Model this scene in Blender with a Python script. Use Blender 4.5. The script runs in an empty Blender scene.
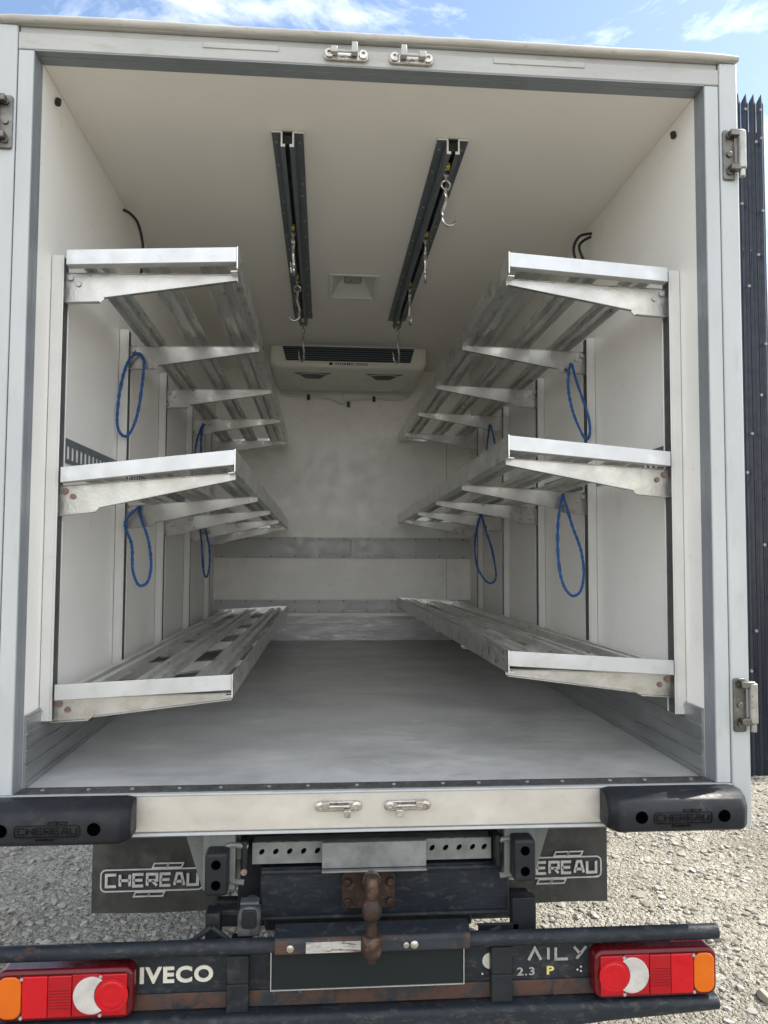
import bpy, math, random
from mathutils import Vector, Matrix, noise
random.seed(7)
R = math.radians
sc = bpy.context.scene
COL = sc.collection

# ------------------------------------------------------------------ camera
cd = bpy.data.cameras.new('camera'); cam = bpy.data.objects.new('camera', cd); COL.objects.link(cam); sc.camera = cam
r_ = Vector((0.99701255, -0.07708294, 0.00491866)); u_ = Vector((-0.00906562, -0.05354147, 0.99852447)); f_ = Vector((0.07670585, 0.99558602, 0.05408033))
cam.matrix_world = Matrix(((r_.x, u_.x, -f_.x, -0.15431), (r_.y, u_.y, -f_.y, -2.22306), (r_.z, u_.z, -f_.z, 0.66537), (0, 0, 0, 1)))
cd.sensor_fit = 'VERTICAL'; cd.sensor_height = 24.0; cd.lens = 776.35 / 1024 * 24.0
cd.clip_start = 0.05; cd.clip_end = 2000

# ------------------------------------------------------------------ world + sun
EL, AZ = 50.0, 78.0            # sun elevation, azimuth from +Y towards +X
w = bpy.data.worlds.new('World'); sc.world = w; w.use_nodes = True
nt = w.node_tree; N = nt.nodes; LK = nt.links; N.clear()
out = N.new('ShaderNodeOutputWorld'); bg = N.new('ShaderNodeBackground')
sky = N.new('ShaderNodeTexSky'); sky.sky_type = 'NISHITA'; sky.sun_disc = False
sky.sun_elevation = R(EL); sky.sun_rotation = R(AZ); sky.air_density = 1.0; sky.dust_density = 1.0; sky.ozone_density = 0.8
tc = N.new('ShaderNodeTexCoord'); mp = N.new('ShaderNodeMapping'); mp.inputs['Scale'].default_value = (1.0, 1.0, 2.6); mp.inputs['Location'].default_value = (4.1, 1.7, 0.4)
no = N.new('ShaderNodeTexNoise'); no.inputs['Scale'].default_value = 5.5; no.inputs['Detail'].default_value = 9; no.inputs['Roughness'].default_value = 0.62
no.inputs['Distortion'].default_value = 0.5
cr = N.new('ShaderNodeValToRGB'); cr.color_ramp.elements[0].position = 0.47; cr.color_ramp.elements[1].position = 0.92
cr.color_ramp.elements[1].color = (0.85, 0.85, 0.85, 1)
mx = N.new('ShaderNodeMix'); mx.data_type = 'RGBA'; mx.inputs[7].default_value = (12, 11.9, 11.7, 1)
LK.new(tc.outputs['Generated'], mp.inputs[0]); LK.new(mp.outputs[0], no.inputs['Vector']); 
sx_ = N.new('ShaderNodeSeparateXYZ'); LK.new(tc.outputs['Generated'], sx_.inputs[0])
mr_ = N.new('ShaderNodeMapRange'); mr_.inputs['From Min'].default_value = -0.75; mr_.inputs['From Max'].default_value = 0.25   # unseen cloud bank added behind the camera to brighten the box interior
mr_.inputs['To Min'].default_value = 0.30; mr_.inputs['To Max'].default_value = 0.0; LK.new(sx_.outputs['Y'], mr_.inputs['Value'])
ad_ = N.new('ShaderNodeMath'); ad_.operation = 'ADD'; LK.new(no.outputs['Fac'], ad_.inputs[0]); LK.new(mr_.outputs[0], ad_.inputs[1])
LK.new(ad_.outputs[0], cr.inputs[0])
LK.new(cr.outputs[0], mx.inputs[0]); LK.new(sky.outputs[0], mx.inputs[6]); LK.new(mx.outputs[2], bg.inputs[0]); LK.new(bg.outputs[0], out.inputs[0])
bg.inputs[1].default_value = 0.125
sd = bpy.data.lights.new('sun', 'SUN'); sd.energy = 3.5; sd.angle = R(0.55); sd.color = (1.0, 0.95, 0.87)
so = bpy.data.objects.new('sun', sd); COL.objects.link(so)
sv = Vector((math.sin(R(AZ)) * math.cos(R(EL)), math.cos(R(AZ)) * math.cos(R(EL)), math.sin(R(EL))))
so.rotation_euler = sv.to_track_quat('Z', 'Y').to_euler(); so.location = (4, 2, 8)
vs = sc.view_settings; vs.view_transform = 'Standard'; vs.look = 'None'; vs.gamma = 1; vs.use_curve_mapping = False
vs.exposure = 1.08
sc.cycles.max_bounces = 12; sc.cycles.diffuse_bounces = 8; sc.cycles.glossy_bounces = 6

# ------------------------------------------------------------------ materials
def mat(name, base, rough=0.5, metal=0.0, vary=None, vscale=3.0, stain=None, sscale=6.0, slo=0.55, shi=0.72, sfac=0.8,
        bump=0.0, bscale=60.0, stretch=(1, 1, 1), rvar=0.12, emis=None, spec=0.5, coat=0.0, stain2=None, s2scale=2.0, s2=(0.6, 0.75)):
    m = bpy.data.materials.new(name); m.use_nodes = True
    n = m.node_tree.nodes; l = m.node_tree.links
    b = n['Principled BSDF']; b.inputs['Metallic'].default_value = metal; b.inputs['Specular IOR Level'].default_value = spec
    b.inputs['Coat Weight'].default_value = coat
    t = n.new('ShaderNodeTexCoord'); mpn = n.new('ShaderNodeMapping'); mpn.inputs['Scale'].default_value = stretch
    l.new(t.outputs['Object'], mpn.inputs[0]); V = mpn.outputs[0]
    vary = vary or tuple(c * 0.82 for c in base)
    n1 = n.new('ShaderNodeTexNoise'); n1.inputs['Scale'].default_value = vscale; n1.inputs['Detail'].default_value = 8; n1.inputs['Roughness'].default_value = 0.65
    l.new(V, n1.inputs['Vector'])
    r1 = n.new('ShaderNodeValToRGB'); r1.color_ramp.elements[0].position = 0.32; r1.color_ramp.elements[1].position = 0.68
    r1.color_ramp.elements[0].color = (*vary, 1); r1.color_ramp.elements[1].color = (*base, 1)
    l.new(n1.outputs['Fac'], r1.inputs[0]); C = r1.outputs[0]
    for st, s_, (lo, hi), fac in ((stain, sscale, (slo, shi), sfac), (stain2, s2scale, s2, 0.85)):
        if not st: continue
        n2 = n.new('ShaderNodeTexNoise'); n2.inputs['Scale'].default_value = s_; n2.inputs['Detail'].default_value = 10; n2.inputs['Roughness'].default_value = 0.7
        n2.inputs['Distortion'].default_value = 0.4
        l.new(V, n2.inputs['Vector'])
        r2 = n.new('ShaderNodeValToRGB'); r2.color_ramp.elements[0].position = lo; r2.color_ramp.elements[1].position = hi
        r2.color_ramp.elements[1].color = (fac, fac, fac, 1)
        l.new(n2.outputs['Fac'], r2.inputs[0])
        x = n.new('ShaderNodeMix'); x.data_type = 'RGBA'; x.inputs[7].default_value = (*st, 1)
        l.new(r2.outputs[0], x.inputs[0]); l.new(C, x.inputs[6]); C = x.outputs[2]
    l.new(C, b.inputs['Base Color'])
    rm = n.new('ShaderNodeMapRange'); rm.inputs['To Min'].default_value = max(0.03, rough - rvar); rm.inputs['To Max'].default_value = min(1, rough + rvar)
    rm.inputs['From Min'].default_value = 0.3; rm.inputs['From Max'].default_value = 0.7
    n3 = n.new('ShaderNodeTexNoise'); n3.inputs['Scale'].default_value = vscale * 4; n3.inputs['Detail'].default_value = 5; l.new(V, n3.inputs['Vector'])
    l.new(n3.outputs['Fac'], rm.inputs['Value']); l.new(rm.outputs[0], b.inputs['Roughness'])
    if bump:
        n4 = n.new('ShaderNodeTexNoise'); n4.inputs['Scale'].default_value = bscale; n4.inputs['Detail'].default_value = 6; l.new(V, n4.inputs['Vector'])
        bp = n.new('ShaderNodeBump'); bp.inputs['Strength'].default_value = bump; bp.inputs['Distance'].default_value = 0.004
        l.new(n4.outputs['Fac'], bp.inputs['Height']); l.new(bp.outputs[0], b.inputs['Normal'])
    return m

M = {}
M['dark_paint_rust'] = mat('rust_broken_dark_paint', (.040, .046, .052), .6, vary=(.02, .025, .03), vscale=18, stain=(.085, .045, .032), sscale=9, slo=.45, shi=.56, sfac=.9, stain2=(.24, .21, .17), s2scale=28, s2=(.63, .70), bump=.4, bscale=80, spec=.2)
M['liner'] = mat('white_laminate', (.87, .85, .81), .42, vary=(.84, .82, .775), vscale=1.6, stain=(.50, .47, .42), sscale=26, slo=.615, shi=.70, sfac=.4, stain2=(.62,.59,.54), s2scale=2.2, s2=(.62,.8), bump=.05, bscale=25)
M['liner2'] = mat('scuffed_white_laminate', (.88, .86, .81), .30, vary=(.79, .77, .72), vscale=2.2, stain=(.50, .47, .42), sscale=16, slo=.60, shi=.70, sfac=.4, bump=.08, bscale=18)
M['ceil'] = mat('cream_ceiling_laminate', (.86, .83, .765), .5, vary=(.84, .81, .745), vscale=1.1, stain=(.6, .57, .5), sscale=7, slo=.68, shi=.85, sfac=.4, bump=.03, bscale=20)
M['floor'] = mat('worn_grey_floor', (.50, .505, .495), .42, vary=(.34, .345, .34), vscale=3.2, stain=(.17, .175, .175), sscale=8, slo=.55, shi=.80, sfac=.55, stretch=(.8, 1.3, 1), stain2=(.60,.60,.58), s2scale=9, s2=(.60,.72), bump=.12, bscale=90, rvar=.14)
M['frame'] = mat('grey_white_painted_aluminium', (.455, .475, .475), .40, vary=(.385, .405, .405), vscale=4, stain=(.27, .265, .23), sscale=9, slo=.56, shi=.78, sfac=.5, stretch=(2, 2, .5), bump=.05, bscale=80)
M['frame_dirty'] = mat('weathered_frame_paint', (.42, .42, .40), .45, vary=(.34, .34, .325), vscale=6, stain=(.30, .28, .22), sscale=16, slo=.54, shi=.70, sfac=.7, stretch=(.5, 2, 2), bump=.08, bscale=90)
M['cap'] = mat('weathered_roof_edge', (.44, .42, .38), .6, vary=(.30, .285, .25), vscale=9, stain=(.16, .15, .12), sscale=30, slo=.58, shi=.68, sfac=.8, stretch=(.5, 2, 2), bump=.2, bscale=80)
M['reveal'] = mat('grey_door_reveal', (.23, .25, .27), .4, vary=(.18, .20, .21), vscale=6, stain=(.4, .4, .38), sscale=20, slo=.62, shi=.74, sfac=.5)
M['alu'] = mat('mill_aluminium', (.86, .86, .84), .36, 1.0, vary=(.62, .62, .60), vscale=9, stain=(.58, .53, .43), sscale=7, slo=.56, shi=.74, sfac=.6, bump=.12, bscale=120, rvar=.13)
M['alu_deck'] = mat('worn_deck_aluminium', (.84, .84, .82), .38, .9, vary=(.60, .60, .58), vscale=8, stain=(.42, .39, .34), sscale=12, slo=.58, shi=.76, sfac=.5, bump=.18, bscale=110, stretch=(2, .5, 2), rvar=.15)
M['alu_lip'] = mat('bright_aluminium_angle', (.56, .57, .575), .42, .7, vary=(.46, .47, .475), vscale=7, stain=(.36, .34, .30), sscale=20, slo=.60, shi=.74, sfac=.5, bump=.05, bscale=100)
M['bracket'] = mat('stained_aluminium_bracket', (.56, .555, .53), .36, .92, vary=(.36, .35, .33), vscale=6, stain=(.40, .34, .24), sscale=4.5, slo=.52, shi=.72, sfac=.65, bump=.15, bscale=130)
M['post'] = mat('white_coated_upright', (.66, .655, .63), .42, .2, vary=(.58, .575, .55), vscale=6, stain=(.42, .39, .33), sscale=18, slo=.62, shi=.76, sfac=.5)
M['slot'] = mat('dark_slotted_channel', (.11, .11, .11), .5, .3, vary=(.06, .06, .06), vscale=20)
M['kick'] = mat('scratched_kick_plate', (.46, .475, .48), .40, .8, vary=(.33, .34, .345), vscale=6, stain=(.66, .66, .64), sscale=20, slo=.62, shi=.70, sfac=.7, stretch=(.7, .5, 3), bump=.15, bscale=60)
M['kickback'] = mat('battered_galvanised_plate', (.36, .36, .355), .38, .7, vary=(.22, .22, .22), vscale=10, stain=(.55, .55, .53), sscale=14, slo=.58, shi=.70, sfac=.6, stretch=(.5, 1, 2), bump=.3, bscale=40)
M['rail'] = mat('dull_aluminium_rub_rail', (.50, .50, .49), .5, .25, vary=(.46, .46, .45), vscale=4, stain=(.34, .34, .33), sscale=9, slo=.62, shi=.8, sfac=.3)
M['sill'] = mat('stained_stainless_sill', (.58, .555, .505), .42, .35, vary=(.48, .455, .41), vscale=4, stain=(.42, .38, .31), sscale=9, slo=.55, shi=.75, sfac=.5, stretch=(1, 1, 1.6), bump=.05, bscale=120)
M['steel'] = mat('cast_stainless', (.62, .60, .56), .30, .95, vary=(.38, .36, .32), vscale=25, stain=(.22, .19, .15), sscale=40, slo=.56, shi=.68, sfac=.7, bump=.15, bscale=150)
M['hinge_barrel'] = mat('worn_hinge_barrel', (.42, .41, .38), .35, .7, vary=(.25, .24, .22), vscale=20)
M['hinge_steel'] = mat('tarnished_hinge_steel', (.20, .195, .175), .4, .9, vary=(.09, .086, .078), vscale=25, stain=(.10, .085, .07), sscale=40, slo=.56, shi=.68, sfac=.7, bump=.15, bscale=150)
M['chrome'] = mat('polished_steel', (.66, .65, .63), .18, 1.0, vary=(.5, .49, .47), vscale=30)
M['black'] = mat('black_rubber', (.011, .012, .015), .42, vary=(.018, .020, .024), vscale=9, stain=(.12, .115, .11), sscale=12, slo=.58, shi=.80, sfac=.4, bump=.15, bscale=90, spec=.22)
M['emboss'] = mat('embossed_black_rubber', (.004, .004, .005), .6, vary=(.006, .006, .007), vscale=30, spec=.22)
M['hole_shade'] = mat('painted_hole_shade', (.001, .001, .001), .95, spec=0.0)  # near-black colour standing in for the shade inside bolt holes
M['seal'] = mat('black_threshold_strip', (.03, .03, .03), .5, vary=(.09, .09, .085), vscale=25, stain=(.35, .34, .31), sscale=35, slo=.62, shi=.70, sfac=.8)
M['chassis'] = mat('dusty_blue_black_paint', (.008, .010, .013), .5, vary=(.020, .023, .026), vscale=6, stain=(.10, .092, .08), sscale=9, slo=.53, shi=.75, sfac=.6, stain2=(.09, .038, .02), s2scale=6, s2=(.62, .70), bump=.2, bscale=80, spec=.22)
M['chassis2'] = mat('rusty_blue_black_paint', (.011, .015, .020), .45, vary=(.022, .027, .033), vscale=9, stain=(.13, .12, .105), sscale=34, slo=.53, shi=.76, sfac=.5, stain2=(.09, .042, .03), s2scale=9, s2=(.63, .67), stretch=(.8, 1, 1.6), bump=.25, bscale=90, spec=.22)
M['rust'] = mat('flaking_rusty_steel', (.075, .046, .036), .5, .5, vary=(.030, .024, .022), vscale=22, stain=(.22, .15, .11), sscale=22, slo=.56, shi=.70, sfac=.7, bump=.5, bscale=90, spec=.22)
M['galv'] = mat('galvanised_steel', (.25, .26, .255), .55, .35, vary=(.13, .137, .134), vscale=16, stain=(.15, .14, .12), sscale=11, slo=.56, shi=.74, sfac=.6, bump=.2, bscale=110)
M['greysteel'] = mat('grey_green_bracket_paint', (.17, .185, .18), .55, vary=(.12, .13, .125), vscale=8, stain=(.27, .26, .23), sscale=14, slo=.55, shi=.75, sfac=.6, bump=.15, bscale=80)
M['socket_grey'] = mat('dusty_dark_plastic', (.07, .075, .078), .55, vary=(.045, .05, .052), vscale=12, stain=(.18, .17, .15), sscale=20, slo=.55, shi=.72, sfac=.6)
M['flap'] = mat('dusty_black_rubber_sheet', (.045, .045, .043), .7, vary=(.085, .083, .077), vscale=4, stain=(.17, .16, .14), sscale=7, slo=.50, shi=.80, sfac=.6, bump=.15, bscale=70, spec=.22)
M['print'] = mat('pale_grey_print', (.60, .60, .58), .6, vary=(.45, .45, .43), vscale=30)
M['cream_letter'] = mat('aged_white_letters', (.62, .60, .52), .5, vary=(.48, .46, .39), vscale=30)
M['chrome_letter'] = mat('silver_letters', (.45, .46, .46), .35, .6, vary=(.25, .25, .25), vscale=40)
M['gold_letter'] = mat('gold_letter', (.70, .55, .22), .4, .3)
M['plate'] = mat('blank_dark_plate', (.016, .020, .020), .7, vary=(.014, .018, .018), vscale=3, spec=.1)
M['chip'] = mat('chipped_white_paint', (.46, .46, .43), .5, vary=(.34, .34, .31), vscale=14, stain=(.10, .05, .03), sscale=26, slo=.52, shi=.58, sfac=.9, stretch=(.4, 1, 2.5), bump=.3, bscale=90)
M['acbody'] = mat('cream_plastic_casing', (.74, .73, .65), .42, vary=(.70, .69, .60), vscale=3, stain=(.40, .38, .31), sscale=8, slo=.6, shi=.8, sfac=.4)
M['grille'] = mat('dark_blue_grille', (.012, .015, .03), .4)
M['rope'] = mat('blue_braided_rope', (.030, .13, .40), .7, vary=(.015, .06, .20), vscale=90, bump=.9, bscale=260)
M['cable'] = mat('black_cable', (.015, .015, .016), .45)
M['anod'] = mat('dark_anodised_rail', (.15, .175, .195), .42, .25, vary=(.12, .14, .155), vscale=12, stain=(.16, .16, .155), sscale=26, slo=.6, shi=.75, sfac=.5)
M['yellow'] = mat('yellow_plastic', (.38, .31, .05), .5)
M['lampwhite'] = mat('white_lamp_trim', (.75, .75, .72), .4, vary=(.70, .70, .67))
M['lamplens'] = mat('grey_lamp_lens', (.30, .31, .31), .25, vary=(.24, .25, .25))
M['red'] = mat('red_lens', (.38, .002, .009), .16, vary=(.29, .002, .007), vscale=5, coat=.2, stain=(.25, .04, .03), sscale=22, slo=.6, shi=.78, sfac=.35, spec=.3)
M['red2'] = mat('bright_red_lens', (.50, .003, .010), .16, vary=(.42, .002, .008), vscale=8, coat=.2, spec=.3)
M['darkred'] = mat('dark_red_housing', (.10, .002, .006), .25, vary=(.07, .002, .005), vscale=8, coat=.15, stain=(.16, .10, .09), sscale=18, slo=.6, shi=.8, sfac=.4, spec=.3)
M['amber'] = mat('amber_lens', (.60, .125, .004), .16, vary=(.52, .10, .004), vscale=8, coat=.2, spec=.3)
M['clear'] = mat('clear_reverse_lens', (.54, .51, .48), .16, vary=(.38, .355, .33), vscale=30, coat=.2, spec=.3)
M['tyre'] = mat('tyre_rubber', (.025, .025, .025), .8, vary=(.06, .057, .05), vscale=9, bump=.3, bscale=60, spec=.22)
M['navy'] = mat('dark_navy_fence_paint', (.008, .013, .026), .42, vary=(.006, .010, .020), vscale=4, stain=(.05, .06, .075), sscale=12, slo=.6, shi=.8, sfac=.4)
M['bolt'] = mat('dull_zinc_bolt', (.5, .5, .5), .4, .7)
M['slot_bolt'] = mat('weathered_fence_bolt', (.22, .23, .24), .55, .3)
M['redbolt'] = mat('rusty_red_bolt', (.20, .09, .075), .5, .4, vary=(.30, .22, .19), vscale=60)

# gravel ground
def ground_mat():
    m = bpy.data.materials.new('crushed_stone_ground'); m.use_nodes = True
    n = m.node_tree.nodes; l = m.node_tree.links; b = n['Principled BSDF']; b.inputs['Roughness'].default_value = .93
    b.inputs['Specular IOR Level'].default_value = .2
    t = n.new('ShaderNodeTexCoord')
    def vor(s, f='F1'):
        v = n.new('ShaderNodeTexVoronoi'); v.inputs['Scale'].default_value = s; v.feature = f; l.new(t.outputs['Object'], v.inputs['Vector']); return v
    v1, v2 = vor(48), vor(120)
    nz = n.new('ShaderNodeTexNoise'); nz.inputs['Scale'].default_value = 1.6; nz.inputs['Detail'].default_value = 9; l.new(t.outputs['Object'], nz.inputs['Vector'])
    r1 = n.new('ShaderNodeValToRGB'); e = r1.color_ramp.elements
    e[0].color = (.27, .25, .205, 1); e[1].color = (.42, .395, .33, 1); e[0].position = .35; e[1].position = .65
    l.new(nz.outputs['Fac'], r1.inputs[0])
    sp = n.new('ShaderNodeSeparateColor'); l.new(v1.outputs['Color'], sp.inputs[0])
    r2 = n.new('ShaderNodeMapRange'); r2.inputs['To Min'].default_value = .72; r2.inputs['To Max'].default_value = 1.2; l.new(sp.outputs[0], r2.inputs['Value'])
    mu = n.new('ShaderNodeVectorMath'); mu.operation = 'SCALE'; l.new(r1.outputs[0], mu.inputs[0]); l.new(r2.outputs[0], mu.inputs['Scale'])
    l.new(mu.outputs[0], b.inputs['Base Color'])
    ad = n.new('ShaderNodeMath'); ad.operation = 'MULTIPLY_ADD'; l.new(v2.outputs['Distance'], ad.inputs[0]); ad.inputs[1].default_value = .5; l.new(v1.outputs['Distance'], ad.inputs[2])
    bp = n.new('ShaderNodeBump'); bp.invert = True; bp.inputs['Strength'].default_value = 1; bp.inputs['Distance'].default_value = .025
    l.new(ad.outputs[0], bp.inputs['Height']); l.new(bp.outputs[0], b.inputs['Normal'])
    return m
M['ground'] = ground_mat()
def stone_mat():
    m = bpy.data.materials.new('pale_crushed_stone'); m.use_nodes = True
    n = m.node_tree.nodes; l = m.node_tree.links; b = n['Principled BSDF']; b.inputs['Roughness'].default_value = .9; b.inputs['Specular IOR Level'].default_value = .2
    g = n.new('ShaderNodeNewGeometry'); r = n.new('ShaderNodeValToRGB'); e = r.color_ramp.elements
    e[0].color = (.23, .215, .18, 1); e[1].color = (.44, .42, .365, 1); e.new(.5).color = (.30, .28, .24, 1); e.new(.8).color = (.31, .30, .285, 1)
    l.new(g.outputs['Random Per Island'], r.inputs[0])
    nz = n.new('ShaderNodeTexNoise'); nz.inputs['Scale'].default_value = 40; nz.inputs['Detail'].default_value = 5
    t = n.new('ShaderNodeTexCoord'); l.new(t.outputs['Object'], nz.inputs['Vector'])
    mr = n.new('ShaderNodeMapRange'); mr.inputs['To Min'].default_value = .8; mr.inputs['To Max'].default_value = 1.15; l.new(nz.outputs['Fac'], mr.inputs['Value'])
    mu = n.new('ShaderNodeVectorMath'); mu.operation = 'SCALE'; l.new(r.outputs[0], mu.inputs[0]); l.new(mr.outputs[0], mu.inputs['Scale'])
    l.new(mu.outputs[0], b.inputs['Base Color'])
    return m
M['stone'] = stone_mat()

# ------------------------------------------------------------------ mesh helpers
class MB:
    def __init__(s): s.v = []; s.f = []; s.sm = []
    def add(s, v, f, smooth=False):
        o = len(s.v); s.v += [tuple(p) for p in v]; s.f += [tuple(i + o for i in q) for q in f]; s.sm += [smooth] * len(f); return s
    def box(s, x0, x1, y0, y1, z0, z1):
        x0, x1 = sorted((x0, x1)); y0, y1 = sorted((y0, y1)); z0, z1 = sorted((z0, z1))
        v = [(x0, y0, z0), (x1, y0, z0), (x1, y1, z0), (x0, y1, z0), (x0, y0, z1), (x1, y0, z1), (x1, y1, z1), (x0, y1, z1)]
        return s.add(v, [(0, 3, 2, 1), (4, 5, 6, 7), (0, 1, 5, 4), (1, 2, 6, 5), (2, 3, 7, 6), (3, 0, 4, 7)])
    def prism(s, poly, a0, a1, axis='Y', smooth=False):
        # poly in the two remaining axes in order (X,Z) for Y, (Y,Z) for X, (X,Y) for Z
        def P(p, a):
            return {'Y': (p[0], a, p[1]), 'X': (a, p[0], p[1]), 'Z': (p[0], p[1], a)}[axis]
        n = len(poly); v = [P(p, a0) for p in poly] + [P(p, a1) for p in poly]
        o = len(s.v); s.v += v
        for i in range(n):
            j = (i + 1) % n; s.f.append((o + i, o + j, o + n + j, o + n + i)); s.sm.append(smooth)
        s.f.append(tuple(o + i for i in range(n))[::-1]); s.sm.append(False)
        s.f.append(tuple(o + n + i for i in range(n))); s.sm.append(False)
        return s
    def tube(s, pts, r, n=10, closed=False, cap=True):
        pts = [Vector(p) for p in pts]; m = len(pts)
        rr = r if isinstance(r, (list, tuple)) else [r] * m
        prev = None; o = len(s.v)
        for i, p in enumerate(pts):
            a = pts[(i - 1) % m] if (i > 0 or closed) else p
            b = pts[(i + 1) % m] if (i < m - 1 or closed) else p
            t = (b - a).normalized()
            if prev is None:
                u = t.orthogonal().normalized()
            else:
                u = (prev - t * prev.dot(t)).normalized()
            prev = u; q = t.cross(u)
            for k in range(n):
                an = 2 * math.pi * k / n; s.v.append(tuple(p + (u * math.cos(an) + q * math.sin(an)) * rr[i]))
        for i in range(m if closed else m - 1):
            for k in range(n):
                a = o + i * n + k; b = o + i * n + (k + 1) % n; c = o + ((i + 1) % m) * n + (k + 1) % n; d = o + ((i + 1) % m) * n + k
                s.f.append((a, b, c, d)); s.sm.append(True)
        if cap and not closed:
            s.f.append(tuple(o + k for k in range(n))[::-1]); s.sm.append(False)
            s.f.append(tuple(o + (m - 1) * n + k for k in range(n))); s.sm.append(False)
        return s
    def cyl(s, c, r, d, ax='Y', n=20, r2=None):
        c = Vector(c); e = {'X': Vector((1, 0, 0)), 'Y': Vector((0, 1, 0)), 'Z': Vector((0, 0, 1))}[ax]
        return s.tube([c, c + e * d], [r, r if r2 is None else r2], n)
    def lathe(s, c, prof, n=24, ax='Z'):
        # prof: (radius, along)
        o = len(s.v); c = Vector(c)
        for r, h in prof:
            for k in range(n):
                an = 2 * math.pi * k / n; a, b = r * math.cos(an), r * math.sin(an)
                s.v.append(tuple(c + (Vector((a, b, h)) if ax == 'Z' else Vector((a, h, b)) if ax == 'Y' else Vector((h, a, b)))))
        for i in range(len(prof) - 1):
            for k in range(n):
                s.f.append((o + i * n + k, o + i * n + (k + 1) % n, o + (i + 1) * n + (k + 1) % n, o + (i + 1) * n + k)); s.sm.append(True)
        s.f.append(tuple(o + k for k in range(n))[::-1]); s.sm.append(False)
        s.f.append(tuple(o + (len(prof) - 1) * n + k for k in range(n))); s.sm.append(False)
        return s
    def build(s, name, m, parent=None, bevel=0, seg=2, loc=None, autosmooth=True):
        me = bpy.data.meshes.new(name)
        base = wloc(parent) if parent else Vector(loc or (0, 0, 0))
        me.from_pydata([tuple(Vector(v) - base) for v in s.v], [], s.f)
        me.polygons.foreach_set('use_smooth', s.sm); me.materials.append(M[m] if isinstance(m, str) else m)
        me.update()
        import bmesh
        bm = bmesh.new(); bm.from_mesh(me); bmesh.ops.recalc_face_normals(bm, faces=bm.faces); bm.to_mesh(me); bm.free(); me.set_sharp_from_angle(angle=R(38))
        o = bpy.data.objects.new(name, me); COL.objects.link(o)
        if parent: o.parent = parent
        else: o.location = base
        if bevel:
            b = o.modifiers.new('bevel', 'BEVEL'); b.width = bevel; b.segments = seg; b.limit_method = 'ANGLE'; b.angle_limit = R(35); b.harden_normals = False
        return o

def split_build(mb, name, m, parent, bevel=0, seg=2):
    """every loose piece becomes an object of its own"""
    par = list(range(len(mb.v)))
    def find(a):
        while par[a] != a: par[a] = par[par[a]]; a = par[a]
        return a
    for f in mb.f:
        for k in f[1:]: par[find(k)] = find(f[0])
    groups = {}
    for f, sm in zip(mb.f, mb.sm): groups.setdefault(find(f[0]), []).append((f, sm))
    last = None
    for fs in groups.values():
        ids = sorted({i for f, _ in fs for i in f}); mp_ = {i: k for k, i in enumerate(ids)}
        q = MB(); q.v = [mb.v[i] for i in ids]; q.f = [tuple(mp_[i] for i in f) for f, _ in fs]; q.sm = [z for _, z in fs]
        last = q.build(name, m, parent, bevel, seg)
    return last

def wloc(o):
    l = Vector(o.location); p = o.parent
    while p: l += Vector(p.location); p = p.parent
    return l
def tag(o, label, cat, group=None):
    o['label'] = label; o['category'] = cat
    if group: o['group'] = group
    return o
def thing(name, label, cat, loc, group=None):
    o = bpy.data.objects.new(name, None); COL.objects.link(o); o.location = loc; o.empty_display_size = .1
    return tag(o, label, cat, group)
def copy_tree(o, parent=None):
    c = o.copy(); COL.objects.link(c); c.parent = parent
    for ch in list(o.children): copy_tree(ch, c)
    return c
def rrect(x0, x1, z0, z1, r, n=5):
    p = []
    for cx, cz, a0 in ((x1 - r, z1 - r, 0), (x0 + r, z1 - r, 90), (x0 + r, z0 + r, 180), (x1 - r, z0 + r, 270)):
        for k in range(n + 1):
            a = R(a0 + 90 * k / n); p.append((cx + r * math.cos(a), cz + r * math.sin(a)))
    return p
def catmull(pts, sub=6, closed=False):
    P = [Vector(p) for p in pts]; n = len(P); o = []
    for i in range(n if closed else n - 1):
        a, b, c, d = (P[(i - 1) % n] if closed or i > 0 else P[0]), P[i], P[(i + 1) % n], (P[(i + 2) % n] if closed or i < n - 2 else P[-1])
        for k in range(sub):
            t = k / sub; o.append(.5 * ((2 * b) + (c - a) * t + (2 * a - 5 * b + 4 * c - d) * t * t + (3 * b - a - 3 * c + d) * t ** 3))
    if not closed: o.append(P[-1])
    return o

GL = {'C': [[(1, 0), (0, 0), (0, 1), (1, 1)]], 'H': [[(0, 0), (0, 1)], [(1, 0), (1, 1)], [(0, .5), (1, .5)]],
      'E': [[(1, 0), (0, 0), (0, 1), (1, 1)], [(0, .5), (.9, .5)]], 'R': [[(0, 0), (0, 1), (1, 1), (1, .45), (0, .45)], [(.5, .45), (1, 0)]],
      'A': [[(0, 0), (.28, 1), (.72, 1), (1, 0)], [(.12, .32), (.88, .32)]], 'U': [[(0, 1), (0, 0), (1, 0), (1, 1)]],
      'L': [[(0, 1), (0, 0), (1, 0)]], 'I': [[(.5, 0), (.5, 1)]], '^': [[(0, 0), (.5, 1), (1, 0)]], 'Y': [[(0, 1), (.5, .4)], [(1, 1), (.2, 0)]],
      'D': [[(0, 0), (0, 1), (.7, 1), (1, .7), (1, .3), (.7, 0), (0, 0)]]}
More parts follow.
